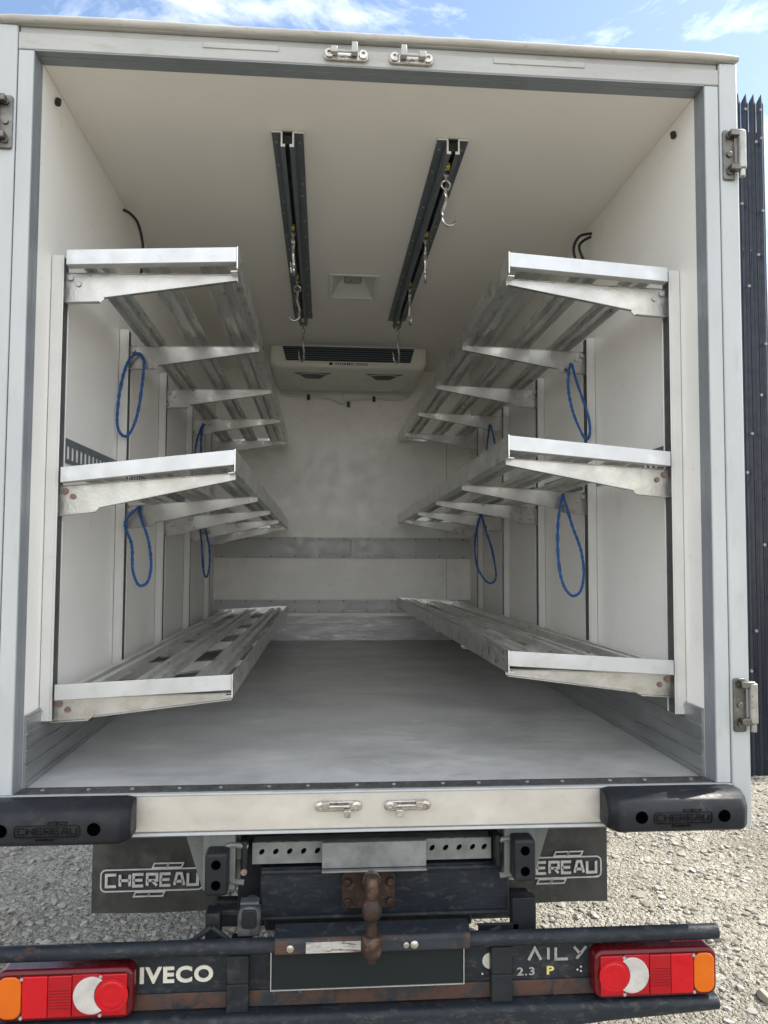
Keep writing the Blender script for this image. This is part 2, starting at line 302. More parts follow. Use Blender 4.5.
def stroke(mb, pts, t, y0, y1):
    """flat ribbon of width t along pts in the XZ plane, mitred, from y0 to y1"""
    P = [Vector((p[0], p[1])) for p in pts]; n = len(P); L, Rr = [], []
    closed = (P[0] - P[-1]).length < 1e-6
    if closed: P = P[:-1]; n -= 1
    for i in range(n):
        a = P[i - 1] if (i > 0 or closed) else None; b = P[(i + 1) % n] if (i < n - 1 or closed) else None
        d1 = (P[i] - a).normalized() if a is not None else None; d2 = (b - P[i]).normalized() if b is not None else None
        if d1 is None: d1 = d2
        if d2 is None: d2 = d1
        nn = Vector((-(d1 + d2).y, (d1 + d2).x)); nn = nn.normalized() if nn.length > 1e-6 else Vector((-d1.y, d1.x))
        k = nn.dot(Vector((-d1.y, d1.x))); k = max(k, .45)
        off = nn * (t / 2 / k); L.append(P[i] + off); Rr.append(P[i] - off)
    m = n if closed else n - 1
    for i in range(m):
        j = (i + 1) % n
        mb.prism([L[i], L[j], Rr[j], Rr[i]], y0, y1)
def glyphs(mb, txt, x0, z0, h, wd, gap, t, y0, y1, slant=0):
    x = x0
    for c in txt:
        ww = wd * (.35 if c == 'I' else 1)
        for s in GL[c]: stroke(mb, [(x + p[0] * (ww - t) + t / 2 + slant * p[1] * h, z0 + t / 2 + p[1] * (h - t)) for p in s], t, y0, y1)
        x += ww + gap
    return x
def badge(mb, x0, x1, z0, z1, y0, y1, t):
    """the maker's framed name: letters, rounded frame and the two small slanted boxes"""
    w_, h_ = x1 - x0, z1 - z0
    stroke(mb, [(p[0], p[1]) for p in rrect(x0, x1, z0, z1, h_ * .22, 3)] + [rrect(x0, x1, z0, z1, h_ * .22, 3)[0]], t * .5, y0, y1)
    n = 7; gap = w_ * .012; m_ = w_ * .04; wd = (w_ - 2 * m_ - gap * (n - 1)) / n
    glyphs(mb, 'CHEREAU', x0 + m_, z0 + h_ * .17, h_ * .66, wd, gap, t, y0, y1)
    hh = h_ * .2
    for sx, zz in ((x0 + w_ * .50, z1 + t * .5), (x0 + w_ * .32, z0 - hh - t * .5)):
        for q in range(2):
            a = sx + q * w_ * .145; b = a + w_ * .14
            pl = [(a, zz), (a + hh * .5, zz + hh), (b + hh * .5, zz + hh), (b, zz), (a, zz)]
            stroke(mb, pl, t * .5, y0, y1)
def text_mesh(mb, s, x0, z0, h, y0, depth, wscale=1.0, bold=0.0):
    c = bpy.data.curves.new('letters', 'FONT'); c.body = s; c.size = 1; c.extrude = .5; c.offset = bold; c.resolution_u = 4; c.space_character = 1.12
    o = bpy.data.objects.new('letters', c); COL.objects.link(o)
    bpy.context.view_layer.update()
    me = bpy.data.meshes.new_from_object(o.evaluated_get(bpy.context.evaluated_depsgraph_get()))
    bpy.data.objects.remove(o)
    ys = [v.co.y for v in me.vertices]; xs = [v.co.x for v in me.vertices]
    k = h / (max(ys) - min(ys))
    V = [(x0 + (v.co.x - min(xs)) * k * wscale, y0 - v.co.z * depth, z0 + (v.co.y - min(ys)) * k) for v in me.vertices]
    mb.add(V, [tuple(p.vertices) for p in me.polygons]); wid = (max(xs) - min(xs)) * k * wscale
    bpy.data.meshes.remove(me); return wid

# ------------------------------------------------------------------ ground
GZ = -1.0
mb = MB()
def gh(x, y): return .035 * noise.noise(Vector((x * .8, y * .8, 3))) + .012 * noise.noise(Vector((x * 4, y * 4, 9)))
n = 90; X0, X1, Y0, Y1 = -6, 7, -6, 9
gv = [(X0 + (X1 - X0) * i / n, Y0 + (Y1 - Y0) * j / n) for j in range(n + 1) for i in range(n + 1)]
def edge_fade(x, y): return max(0, min(1, min(x - X0, X1 - x, y - Y0, Y1 - y) / 1.5))
mb.add([(x, y, GZ + gh(x, y) * edge_fade(x, y)) for x, y in gv], [(j * (n + 1) + i, j * (n + 1) + i + 1, (j + 1) * (n + 1) + i + 1, (j + 1) * (n + 1) + i) for j in range(n) for i in range(n)], True)
B = 900
for a, b, c_, d in ((-B, X0, -B, B), (X1, B, -B, B), (X0, X1, -B, Y0), (X0, X1, Y1, B)):
    mb.add([(a, c_, GZ), (b, c_, GZ), (b, d, GZ), (a, d, GZ)], [(0, 1, 2, 3)])
g = mb.build('ground', 'ground'); g['kind'] = 'structure'

# loose stones: one mass
import bmesh
tm = []
for k in range(8):
    bm = bmesh.new(); bmesh.ops.create_icosphere(bm, subdivisions=1, radius=1)
    rs = random.Random(k)
    for v in bm.verts: v.co = v.co * rs.uniform(.6, 1.25); v.co.z *= .62; v.co.x *= 1.15
    tm.append(([v.co.copy() for v in bm.verts], [tuple(v.index for v in f.verts) for f in bm.faces])); bm.free()
mb = MB(); rs = random.Random(3)
def scatter(cnt, xa, xb, ya, yb, smin, smax, pw):
    for _ in range(cnt):
        x, y = rs.uniform(xa, xb), rs.uniform(ya, yb)
        s = smin + (smax - smin) * rs.random() ** pw
        V, F = tm[rs.randrange(8)]
        rot = Matrix.Rotation(rs.uniform(0, 6.28), 3, 'Z') @ Matrix.Rotation(rs.uniform(-.5, .5), 3, 'X')
        z = GZ + gh(x, y) + s * .12
        mb.add([tuple((rot @ v) * s + Vector((x, y, z))) for v in V], F)
scatter(20000, .3, 4.4, .2, 4.6, .004, .022, 3.6)
scatter(13000, -3.2, .3, .2, 4.6, .004, .024, 3.4)
scatter(1800, -2.4, 2.6, -1.6, .2, .008, .035, 3)
scatter(110, 1.0, 4.2, .4, 4.4, .022, .045, 2)
scatter(60, -3.0, -.6, .4, 4.4, .022, .042, 2)
st = mb.build('gravel_stones', 'stone'); st['kind'] = 'stuff'; tag(st, 'loose pale crushed stones lying over the yard around the lorry', 'gravel')

# ------------------------------------------------------------------ palisade fence
fe = thing('palisade_fence', 'tall dark navy steel palisade fence with pointed tips right of the lorry', 'fence', (2.3, 3.47, GZ))
def pale(x0):
    m_ = MB(); w2 = .058; top = 4.29; z0 = GZ + .02
    # folded W section, pointed head
    sec = [(0, 0), (.008, .0), (w2 * .5, -.022), (w2 - .008, 0), (w2, 0)]
    for i in range(4):
        (a, ya), (b, yb) = sec[i], sec[i + 1]
        ta = top - abs(a - w2 / 2) * 2.4; tb = top - abs(b - w2 / 2) * 2.4
        v = [(x0 + a, 3.47 + ya, z0), (x0 + b, 3.47 + yb, z0), (x0 + b, 3.47 + yb, tb), (x0 + a, 3.47 + ya, ta)]
        v += [(p[0], p[1] + .004, p[2]) for p in v]
        m_.add(v, [(0, 1, 2, 3), (7, 6, 5, 4), (0, 4, 5, 1), (1, 5, 6, 2), (2, 6, 7, 3), (3, 7, 4, 0)])
    return m_
x = 3.209; k = 0
while x > 1.35 and k < 70:
    p = pale(x).build('pale', 'navy', fe)
    if k < 8:
        bz = MB()
        for zz in [(4.16, 3.93, 3.35, 2.3, 1.1, .35, -.5), (3.9, 3.0, 1.9, .75, -.85), (4.16, 2.75, 1.6, .1), (3.4, 1.3, -.2)][k % 4]:
            bz.cyl((x + .029 + (.012 if k % 2 else -.006), 3.452, zz), .012, -.012, 'Y', 10)
        split_build(bz, 'bolt', 'slot_bolt', p)
    x -= .0625; k += 1
mb = MB()
for zz in (-.6, 1.2, 3.0, 3.95): mb.box(1.33, 3.262, 3.476, 3.526, zz, zz + .05)
split_build(mb, 'rail', 'navy', fe, .004)
mb = MB()
for xx in (3.15, 1.4): mb.box(xx, xx + .1, 3.53, 3.63, GZ, 4.0)
split_build(mb, 'post', 'navy', fe, .004)

# ------------------------------------------------------------------ the lorry
T = thing('box_lorry', 'white insulated box lorry, open at the back, over a rusty dark blue underrun bar', 'lorry', (0, 1.9, GZ))
L = 3.8; Wi = .9935
MB().box(-Wi, Wi, .075, L, -.07, 0).build('cargo_floor', 'floor', T)
for s in (-1, 1):
    mb = MB().box(s * Wi, s * 1.088, .062, L + .05, -.07, 2.16)
    mb.build('side_wall', 'liner', T)
MB().box(-Wi + .001, Wi - .001, .062, 1.72, 2.104, 2.18).box(-Wi + .001, Wi - .001, 2.07, L, 2.104, 2.18).box(-Wi + .001, -.125, 1.72, 2.07, 2.104, 2.18).box(.103, Wi - .001, 1.72, 2.07, 2.104, 2.18).build('ceiling', 'ceil', T)
MB().box(-Wi + .001, Wi - .001, L, L + .08, -.07, 2.18).build('bulkhead', 'liner2', T)
MB().box(-1.09, 1.09, .02, L + .09, 2.182, 2.20).build('roof', 'cap', T, .004)
# underside pan
MB().box(-1.03, 1.03, .07, L, -.115, -.073).build('floor_frame', 'chassis', T)
# rear frame
for s in (-1, 1):
    p = MB().box(s * 1.0425, s * 1.1, 0, .06, -.125, 2.178).build('corner_post', 'frame', T, .004)
    p2 = MB().box(s * .997, s * 1.0405, .003, .06, .002, 2.106).build('door_jamb', 'frame', T, .003)
    # reveal: stepped grey lining between jamb and wall
    MB().box(s * .9952, s * .9968, .0045, .0605, .002, 2.1065).box(s * .9932, s * .9951, .035, .064, .002, 2.1045).build('reveal', 'reveal', T)
mb = MB().box(-1.0415, 1.0415, .002, .06, 2.108, 2.158).box(-1.0405, 1.0405, .010, .06, 2.1585, 2.179)
mb.build('header_beam', 'frame_dirty', T, .003)
MB().box(-.995, .995, .0035, .0605, 2.1045, 2.1075).box(-.992, .992, .03, .066, 2.1015, 2.1043).build('header_reveal', 'reveal', T)
split_build(MB().box(-.30, -.52, -.001, .012, 2.139, 2.156).box(.34, .62, -.001, .012, 2.139, 2.156), 'header_insert', 'frame_dirty', T, .001)
# roof edge capping: rounded, a little wavy
mb = MB(); pts = []
for i in range(45):
    xx = -1.102 + 2.204 * i / 44; pts.append((xx, -.004 + .003 * noise.noise(Vector((xx * 3, 0, 0))), 2.192 + .004 * noise.noise(Vector((xx * 2.2, 5, 0)))))
mb.tube(pts, [.0125 if 0 < i < 44 else .009 for i in range(45)], 10)
mb.build('roof_edge', 'cap', T)
MB().box(-1.1, 1.1, -.002, .06, 2.1795, 2.186).build('gutter_strip', 'frame_dirty', T, .002)
# sill
MB().box(-1.0405, 1.0405, 0, .07, -.104, -.004).build('sill_beam', 'sill', T, .004)
MB().box(-1.0405, 1.0405, -.006, .012, -.112, -.105).box(-1.04, 1.04, -.005, .012, -.0035, .0015).build('sill_edge', 'frame', T, .001)
mb = MB().box(-.993, .993, .013, .0745, -.003, .003)
mb.build('threshold_seal', 'seal', T, .002)
mb = MB()
for i in range(16):
    xx = -.93 + i * .124 + .01 * math.sin(i * 3); mb.cyl((xx, .045, .003), .006, .0025, 'Z', 8)
split_build(mb, 'screw', 'bolt', T)
# kick plates with ribs
for s in (-1, 1):
    mb = MB(); x_in = s * .9815
    mb.box(s * .9925, s * .9855, .066, L - .001, .001, .205)
    for z0 in (.012, .058, .104, .150, .192): mb.box(s * .9854, x_in, .067, L - .002, z0, z0 + .006)
    mb.build('kick_plate', 'kick', T)
mb = MB().box(-.981, .981, L - .012, L - .001, .001, .185)
for z0 in (.012, .07, .128, .17): mb.box(-.981, .981, L - .019, L - .0125, z0, z0 + .008)
mb.build('front_kick_plate', 'kickback', T)
for z0, z1 in ((.215, .312), (.632, .79)):
    mb = MB().box(-.985, .05, L - .012, L - .001, z0, z1).box(.052, .985, L - .0121, L - .001, z0, z1)
    for zz in (z0 + .002, z1 - .022): mb.box(-.985, .985, L - .018, L - .0125, zz, zz + .02)
    rl = mb.build('rub_rail', 'rail', T, .002)
    mb = MB()
    for i in range(11):
        for zz in (z0 + .012, z1 - .012): mb.cyl((-.93 + i * .186, L - .018, zz), .006, -.003, 'Y', 8)
    split_build(mb, 'screw', 'slot', rl)
MB().box(.80, .803, L - .003, L - .0005, .2, 1.6).build('panel_seam', 'reveal', T)
# slotted lashing track on both walls
for s in (-1, 1):
    mb = MB(); y = .25
    xa, xb = s * .9925, s * .9895
    mb.box(xa, xb, .25, 3.7, 1.012, 1.036); mb.box(xa, xb, .25, 3.7, .955, .969)
    i = 0
    while y < 3.68:
        mb.box(xa, xb, y, y + .017, .969, 1.012); y += .046
    mb.build('lashing_track', 'anod', T)
# black cable clips high in the rear corners
for s, y in ((-1, .17), (1, .19)):
    MB().tube([(s * .985, y, 2.045), (s * .985, y + .005, 2.062)], .0095, 10).build('cable_clip', 'cable', T)

# hinges
def hinge(s, z):
    x0 = s * 1.047; mb = MB()
    mb.prism(rrect(min(x0, s * 1.086), max(x0, s * 1.086), z - .078, z + .078, .008, 3), -.008, -.0005)
    for dz in (-.062, .062):
        mb.box(s * 1.062, s * 1.104, -.030, -.008, z + dz - .011 + (.018 if dz < 0 else -.0), z + dz + .009 + (.018 if dz < 0 else -.0))
    h = mb.build('hinge', 'hinge_steel', T, .003)
    MB().tube([(s * 1.098, -.022, z - .05), (s * 1.098, -.022, z + .066)], .013, 16).tube([(s * 1.098, -.022, z - .075), (s * 1.098, -.022, z - .05)], [.009, .009], 12).build('knuckle', 'hinge_barrel', h, .003)
    mb = MB()
    for dz in (-.055, 0, .058): mb.cyl((s * 1.066, -.008, z + dz), .009, -.005, 'Y', 12)
    split_build(mb, 'screw', 'hinge_steel', h, .001)
    return h
for z in (1.885, .228):
    for s in (-1, 1): hinge(s, z)

# lock keepers
def keeper(x, z, up, flip):
    mb = MB(); d = 1 if up else -1
    mb.prism(rrect(x - .066, x + .066, z - .016, z + .012, .013, 5), -.009, -.0005)
    k_ = mb.build('lock_keeper', 'steel', T, .003)
    mb = MB()
    for sx in (-.05, .05): mb.lathe((x + sx, -.009, z), [(.013, 0), (.013, -.008), (.006, -.010), (.006, -.004)], 14, 'Y')
    split_build(mb, 'boss', 'steel', k_)
    mb = MB().tube([(x - .03, -.022, z + .002), (x + .03, -.022, z + .002)], .0045, 8)
    mb.box(x + flip * .034 - .012, x + flip * .034 + .008, -.028, -.009, z - .004, z + .014)
    mb.prism([(x - flip * .024 - .010, z - .006), (x - flip * .024 + .010, z - .006), (x - flip * .024 + .008, z + d * .026), (x - flip * .024 - .008, z + d * .026)], -.034, -.014)
    mb.build('cam_lug', 'frame_dirty' if up else 'steel', k_, .003)
keeper(-.102, 2.134, True, -1); keeper(.091, 2.133, True, 1)
keeper(-.107, -.038, False, -1); keeper(.087, -.039, False, 1)

# rubber bumper blocks
def bumper(x0, x1):
    s = 1 if x0 > 0 else -1
    prof = [(-.001, -.103), (-.085, -.103), (-.1, -.092), (-.104, -.040), (-.088, -.012), (-.055, .002), (-.001, .002)]
    n_ = len(prof); mb = MB(); xs = [(x0, .72), (x0 + .025, 1), (x1 - .025, 1), (x1, .72)]
    V = []
    for xx, k in xs:
        for y, z in prof: V.append((xx, y * (k if y < -.01 else 1), -.052 + (z + .052) * (.9 if k < 1 else 1)))
    F = [(i * n_ + j, i * n_ + (j + 1) % n_, (i + 1) * n_ + (j + 1) % n_, (i + 1) * n_ + j) for i in range(3) for j in range(n_)]
    F += [tuple(range(n_))[::-1], tuple(3 * n_ + j for j in range(n_))]
    mb.add(V, F)
    b = mb.build('bumper_block', 'black', T, .007, 3)
    c_ = (x0 + x1) / 2
    mb = MB()
    for hx in (c_ - .118, c_ + .118): mb.lathe((hx, -.1048, -.056), [(.0175, .003), (.0165, -.001), (.014, -.0012)], 18, 'Y')
    split_build(mb, 'painted_bolt_hole', 'hole_shade', b)  # flat discs on the face, shade of the bolt holes painted black
    mb = MB(); badge(mb, c_ - .082, c_ + .082, -.074, -.044, -.1062, -.101, .0040); mb.build('embossed_name', 'emboss', b)
bumper(.642, 1.046); bumper(-1.07, -.660)

# ---- underneath
for s in (-1, 1):
    MB().box(s * .33, s * .40, .16, L, -.40, -.20).build('chassis_rail', 'chassis', T, .006)
cm = MB().box(-.33, .402, .10, .155, -.392, -.245).box(-.328, .40, .085, .10, -.262, -.247).box(-.328, .40, .085, .10, -.390, -.378)
cm.build('crossmember', 'chassis2', T, .006)
MB().box(-.33, .33, .30, .36, -.52, -.40).box(-.5, .55, .42, .46, -.56, -.47).build('rear_crossbar', 'chassis', T, .01)
mb = MB()
for i in range(9): mb.tube([(-.30 + i * .07, .24, -.44), (-.27 + i * .07, .26, -.43)], .004, 6)
mb.tube(catmull([(-.32, .25, -.40), (-.1, .24, -.445), (.15, .24, -.44), (.40, .26, -.40)]), .009, 8)
split_build(mb, 'brake_hose', 'cable', T)
# perforated galvanised bar
def perf_bar():
    mb = MB(); xa, xb = -.352, .345
    z0, z1, zc = -.228, -.168, -.194
    hx = [-.325, -.285, -.245, -.205, -.165] + [.17, .21, .25, .29, .325]
    ya, yb = .085, .091; edge = []
    for h_ in hx: edge.append((h_ - .015, h_ + .015))
    xs = [xa] + [v for e in edge for v in e] + [xb]
    for i in range(0, len(xs), 2): mb.box(xs[i], xs[i + 1], ya, yb, z0, z1)
    for h_, (ea, eb) in zip(hx, edge):
        V = []; F = []; K = 20
        for k in range(K):
            an = 2 * math.pi * (k + .5) / K; dx, dz = math.cos(an), math.sin(an)
            hz, hzz = .0075 * dx + .003 * dz, .0085 * dz
            tq = min((.015 / abs(dx)) if abs(dx) > 1e-6 else 9, ((z1 - zc if dz > 0 else zc - z0) / abs(dz)) if abs(dz) > 1e-6 else 9)
            for yy in (ya, yb): V += [(h_ + dx * tq, yy, zc + dz * tq), (h_ + hz, yy, zc + hzz)]
        for cx_, cz_ in ((ea, z0), (eb, z0), (eb, z1), (ea, z1)): V += [(cx_, ya, cz_), (cx_, yb, cz_)]
        for k in range(K):
            a_, b_ = 4 * k, 4 * ((k + 1) % K)
            F += [(a_, b_, b_ + 1, a_ + 1), (a_ + 2, a_ + 3, b_ + 3, b_ + 2), (a_ + 1, b_ + 1, b_ + 3, a_ + 3)]
        def q_(k): an = 2 * math.pi * (k + .5) / K; return (math.cos(an) > 0, math.sin(an) > 0)
        for k in range(K):
            k2 = (k + 1) % K; p1, p2 = V[4 * k], V[4 * k2]
            if abs(p1[0] - p2[0]) > 1e-5 and abs(p1[2] - p2[2]) > 1e-5:
                cc = 4 * K + 2 * {(False, False): 0, (True, False): 1, (True, True): 2, (False, True): 3}[((p1[0] + p2[0]) / 2 > h_, (p1[2] + p2[2]) / 2 > zc)]
                F += [(4 * k, cc, 4 * k2), (4 * k + 2, 4 * k2 + 2, cc + 1)]
        mb.add(V, F)
    mb.box(xa, xb, .0912, .14, z1 - .006, z1); mb.box(xa, xb, .0912, .14, z0, z0 + .006)
    o = mb.build('perforated_bar', 'galv', T)
    MB().box(-.152, .148, .048, .054, -.232, -.160).box(-.152, .148, .03, .0482, -.238, -.2325).box(-.152, .148, .054, .083, -.166, -.1602).build('channel', 'galv', o, .002)
    for s, xe in ((-1, -.362), (1, .355)):
        c2 = MB().tube(catmull([(xe - s * .0 + s * -.0, .06, -.168), (xe + s * .055, .055, -.163), (xe + s * .068, .06, -.20), (xe + s * .058, .06, -.255), (xe + s * .01, .06, -.268)], 5), .0085, 8)
        c2.box(xe + s * .008, xe + s * .05, .09, .12, -.215, -.172)
        c2.build('end_hook', 'galv', o)
perf_bar()
MB().box(-.40, .40, .15, .16, -.25, -.12).build('rear_backplate', 'chassis', T)
# buffers and their brackets
for s, xc, bz0, bz1 in ((-1, -.443, -.278, -.163), (1, .424, -.262, -.145)):
    mb = MB()
    xa, xb = xc + s * .115, xc - s * .055
    mb.prism([(xa, -.118), (xb, -.118), (xb, -.30), (xc + s * .055, -.305)], .112, .122)
    mb.box(xc - .046, xc + .046, .055, .112, bz0 - .01, -.12)
    bk = mb.build('buffer_bracket', 'greysteel', T, .006)
    b = MB().prism(rrect(xc - .031, xc + .031, bz0, bz1, .009, 3), -.005, .06).build('rubber_buffer', 'black', T, .008, 3)
    mb = MB()
    for zz in (bz0 + .03, bz1 - .03): mb.lathe((xc, -.006, zz), [(.013, 0), (.013, -.001), (.010, -.0012)], 16, 'Y')
    split_build(mb, 'painted_bolt_hole', 'hole_shade', b)  # no real recess: hole shade painted as black discs on the buffer
    MB().box(xc - s * .068 - .006, xc - s * .068 + .012, .05, .10, -.24, -.15).build('lamp_marker', 'black', T, .006)
mb = MB().cyl((-.372, .045, -.235), .009, .02, 'Y', 12); split_build(mb, 'marker_bulb', 'redbolt', T)
# trailer socket
sk = MB().lathe((-.352, .01, -.345), [(.022, .10), (.024, .045), (.031, .04), (.032, .012), (.029, .004), (.024, .0)], 20, 'Y').box(-.378, -.326, .012, .05, -.312, -.304).box(-.385, -.325, .02, .10, -.40, -.345)
sk.build('trailer_socket', 'socket_grey', T, .003)
MB().prism(rrect(-.373, -.331, -.372, -.322, .010, 4), .004, .0135).build('socket_cap', 'black', T, .003)
mb = MB().box(-.475, -.435, .03, .09, -.46, -.34).box(-.47, -.33, .06, .075, -.36, -.345)
mb.tube([(-.455, .02, -.37), (-.535, .02, -.425)], .008, 8).tube([(-.455, .02, -.37), (-.38, .01, -.425)], .008, 8)
mb.box(.40, .47, .05, .09, -.42, -.33).box(.30, .42, .05, .06, -.43, -.40).tube([(.36, .03, -.40), (.27, .02, -.43)], .008, 8)
split_build(mb, 'hanger_bracket', 'chassis', T, .003)
# tow hitch
h = MB().prism(rrect(-.095, .060, -.352, -.25, .012, 3), .062, .084).cyl((-.078, .062, -.275), .012, -.012, 'Y', 6).cyl((.045, .062, -.275), .012, -.012, 'Y', 6).cyl((-.078, .062, -.33), .012, -.012, 'Y', 6).cyl((.045, .062, -.33), .012, -.012, 'Y', 6).build('tow_hitch', 'rust', T, .003)
mb = MB().tube(catmull([(-.018, .06, -.275), (-.018, .0, -.262), (-.018, -.06, -.225), (-.019, -.10, -.205)], 5), [.024] * 16, 12)
mb.lathe((-.019, -.115, 0), [(.019, -.190), (.020, -.215), (.017, -.240), (.016, -.249), (.021, -.256), (.0255, -.266), (.0272, -.276), (.0262, -.287), (.0222, -.297), (.0150, -.303), (.0135, -.308), (.0155, -.330), (.0160, -.338), (.0265, -.341), (.0285, -.346), (.0285, -.388), (.0265, -.393), (.017, -.395), (.016, -.409), (.010, -.412)], 22)
mb.build('tow_ball', 'rust', h)
# mud flaps
for (xa, xb, z0, z1, bx0, bx1, bz0, bz1) in ((-.918, -.49, -.537, -.16, -.885, -.55, -.462, -.392), (.43, .848, -.546, -.16, .487, .822, -.457, -.387)):
    mb = MB(); nx = 10; V = []; F = []
    for j in range(9):
        for i in range(nx + 1):
            xx = xa + (xb - xa) * i / nx; zz = z0 + (z1 - z0) * j / 8
            V.append((xx, .5 + .006 * math.sin(xx * 11) * (1 - j / 8), zz))
    c0 = len(V); V += [(p[0], p[1] + .008, p[2]) for p in V]
    for j in range(8):
        for i in range(nx):
            a = j * (nx + 1) + i; F.append((a, a + 1, a + nx + 2, a + nx + 1)); F.append((c0 + a + nx + 1, c0 + a + nx + 2, c0 + a + 1, c0 + a))
    for i in range(nx): F.append((i, c0 + i, c0 + i + 1, i + 1))
    for j in range(8):
        a = j * (nx + 1); b = a + nx + 1; F.append((a, b, c0 + b, c0 + a)); a += nx; b += nx; F.append((b, a, c0 + a, c0 + b))
    mb.add(V, F, False)
    fl = mb.build('mud_flap', 'flap', T)
    mb = MB(); badge(mb, bx0, bx1, bz0, bz1, .488, .492, .0086); mb.build('printed_name', 'print', fl)
    mb = MB().box(xa, xb, .487, .494, -.288, -.283)
    for xx in (xa + .25 * (xb - xa), xa + .62 * (xb - xa), xb - .03): mb.cyl((xx, .495, -.262), .012, -.014, 'Y', 8)
    mb.build('fixing_strip', 'greysteel', fl)
# wheels and axle
for s in (-1, 1):
    for xc in (.62, .84):
        mb = MB().lathe((s * xc - .095, 2.15, -.655), [(.20, .0), (.30, -.0), (.335, .02), (.345, .05), (.345, .07), (.335, .072), (.335, .08), (.345, .082), (.345, .11), (.335, .112), (.335, .12), (.345, .122), (.345, .15), (.335, .175), (.30, .19), (.20, .19)], 40, 'X')
        wh = mb.build('wheel', 'tyre', T)
        MB().lathe((s * xc - .07, 2.15, -.655), [(.05, .0), (.19, .01), (.205, .02), (.205, .12), (.19, .13), (.05, .14)], 28, 'X').build('rim', 'greysteel', wh)
MB().tube([(-.6, 2.15, -.655), (-.14, 2.15, -.655), (-.1, 2.15, -.655), (.1, 2.15, -.655), (.14, 2.15, -.655), (.6, 2.15, -.655)], [.05, .05, .14, .14, .05, .05], 18).build('axle', 'chassis', T)
# ---- underrun bumper
ub = MB().tube([(-1.01, -.028, -.402), (.973, -.028, -.403)], .0205, 16)
ub.build('upper_underrun_bar', 'chassis2', T, .003)
mb = MB().prism([(-.066, -.378), (-.060, -.371), (-.018, -.361), (.004, -.361), (.004, -.41), (-.06, -.413), (-.066, -.409)], -.277, .255, 'X')
mb.build('step_plate', 'dark_paint_rust', T, .004)
mb = MB().prism([(-.0665, -.379), (-.0680, -.380), (-.0680, -.407), (-.0665, -.408)], -.193, -.040, 'X').build('worn_paint_strip', 'chip', T)
mb = MB().prism([(-.058, -.3695), (-.018, -.3598), (.003, -.3598), (.003, -.3605), (-.058, -.3702)], -.279, .257, 'X').build('step_top', 'chassis2', T, .001)
mb = MB().lathe((-.235, -.066, -.393), [(.011, 0), (.010, -.005), (.005, -.007)], 12, 'Y').lathe((.10, -.066, -.392), [(.012, 0), (.011, -.006), (.006, -.009)], 12, 'Y').lathe((.078, -.066, -.393), [(.009, 0), (.008, -.005), (.005, -.006)], 12, 'Y')
split_build(mb, 'step_bolt', 'steel', T)
lb = MB(); V = []; nn = 0
for xx, zb in ((-1.0, -.618), (-.75, -.630), (-.45, -.655), (0, -.668), (.35, -.658), (.65, -.630), (.80, -.622), (.965, -.612)):
    ring = rrect(-.055, .01, zb, -.574, .018, 4); nn = len(ring); V += [(xx, p[0], p[1]) for p in ring]
lb.add(V, [(k * nn + i, k * nn + (i + 1) % nn, (k + 1) * nn + (i + 1) % nn, (k + 1) * nn + i) for k in range(7) for i in range(nn)], True)
lb.add([V[i] for i in range(nn)], [tuple(range(nn))]); lb.add(V[-nn:], [tuple(range(nn))])
lb.build('lower_underrun_bar', 'chassis2', T)
MB().box(-.67, .64, -.004, .004, -.575, -.428).build('backing_panel', 'chassis2', T)
MB().box(-.66, .625, -.010, -.0045, -.573, -.530).build('rusty_flange', 'dark_paint_rust', T, .003)
for s, xc in ((-1, -.377), (1, .350)):
    MB().box(xc - .030, xc + .030, -.034, .10, -.50, -.425).box(xc - .030, xc + .030, -.034, -.006, -.575, -.4995).build('bar_bracket', 'chassis', T, .004)
pl = MB().box(-.285, .238, -.046, -.040, -.510, -.412).build('number_plate', 'plate', T, .001)
MB().box(-.288, .241, -.049, -.0395, -.5125, -.510).box(.2385, .241, -.049, -.0395, -.510, -.412).box(-.288, -.2855, -.049, -.0395, -.510, -.412).build('plate_edge', 'bolt', pl)
mb = MB()
wd = text_mesh(mb, 'IVECO', -.642, -.503, .044, -.0045, .006, 1.12, .035)
mb.build('maker_lettering', 'cream_letter', T)
mb = MB()
glyphs(mb, '^ILY', .428, -.480, .040, .043, .010, .0075, -.0075, -.0035)
mb.build('model_lettering', 'chrome_letter', T)
mb = MB(); text_mesh(mb, '2.3', .398, -.518, .022, -.0045, .004, 1.35, .02); mb.build('engine_lettering', 'chrome_letter', T)
mb = MB(); text_mesh(mb, 'P', .484, -.518, .023, -.0045, .004, 1.4, .03); mb.build('gold_mark', 'gold_letter', T)
mb = MB()
for xx, zz in ((.573, -.508), (.583, -.512), (.583, -.500), (.300, -.51)): mb.cyl((xx, -.0045, zz), .0028, -.001, 'Y', 8)
mb.lathe((.322, -.0045, -.475), [(.022, 0), (.022, -.001), (.0, -.0012)], 18, 'Y')
split_build(mb, 'white_dot', 'cream_letter', T)
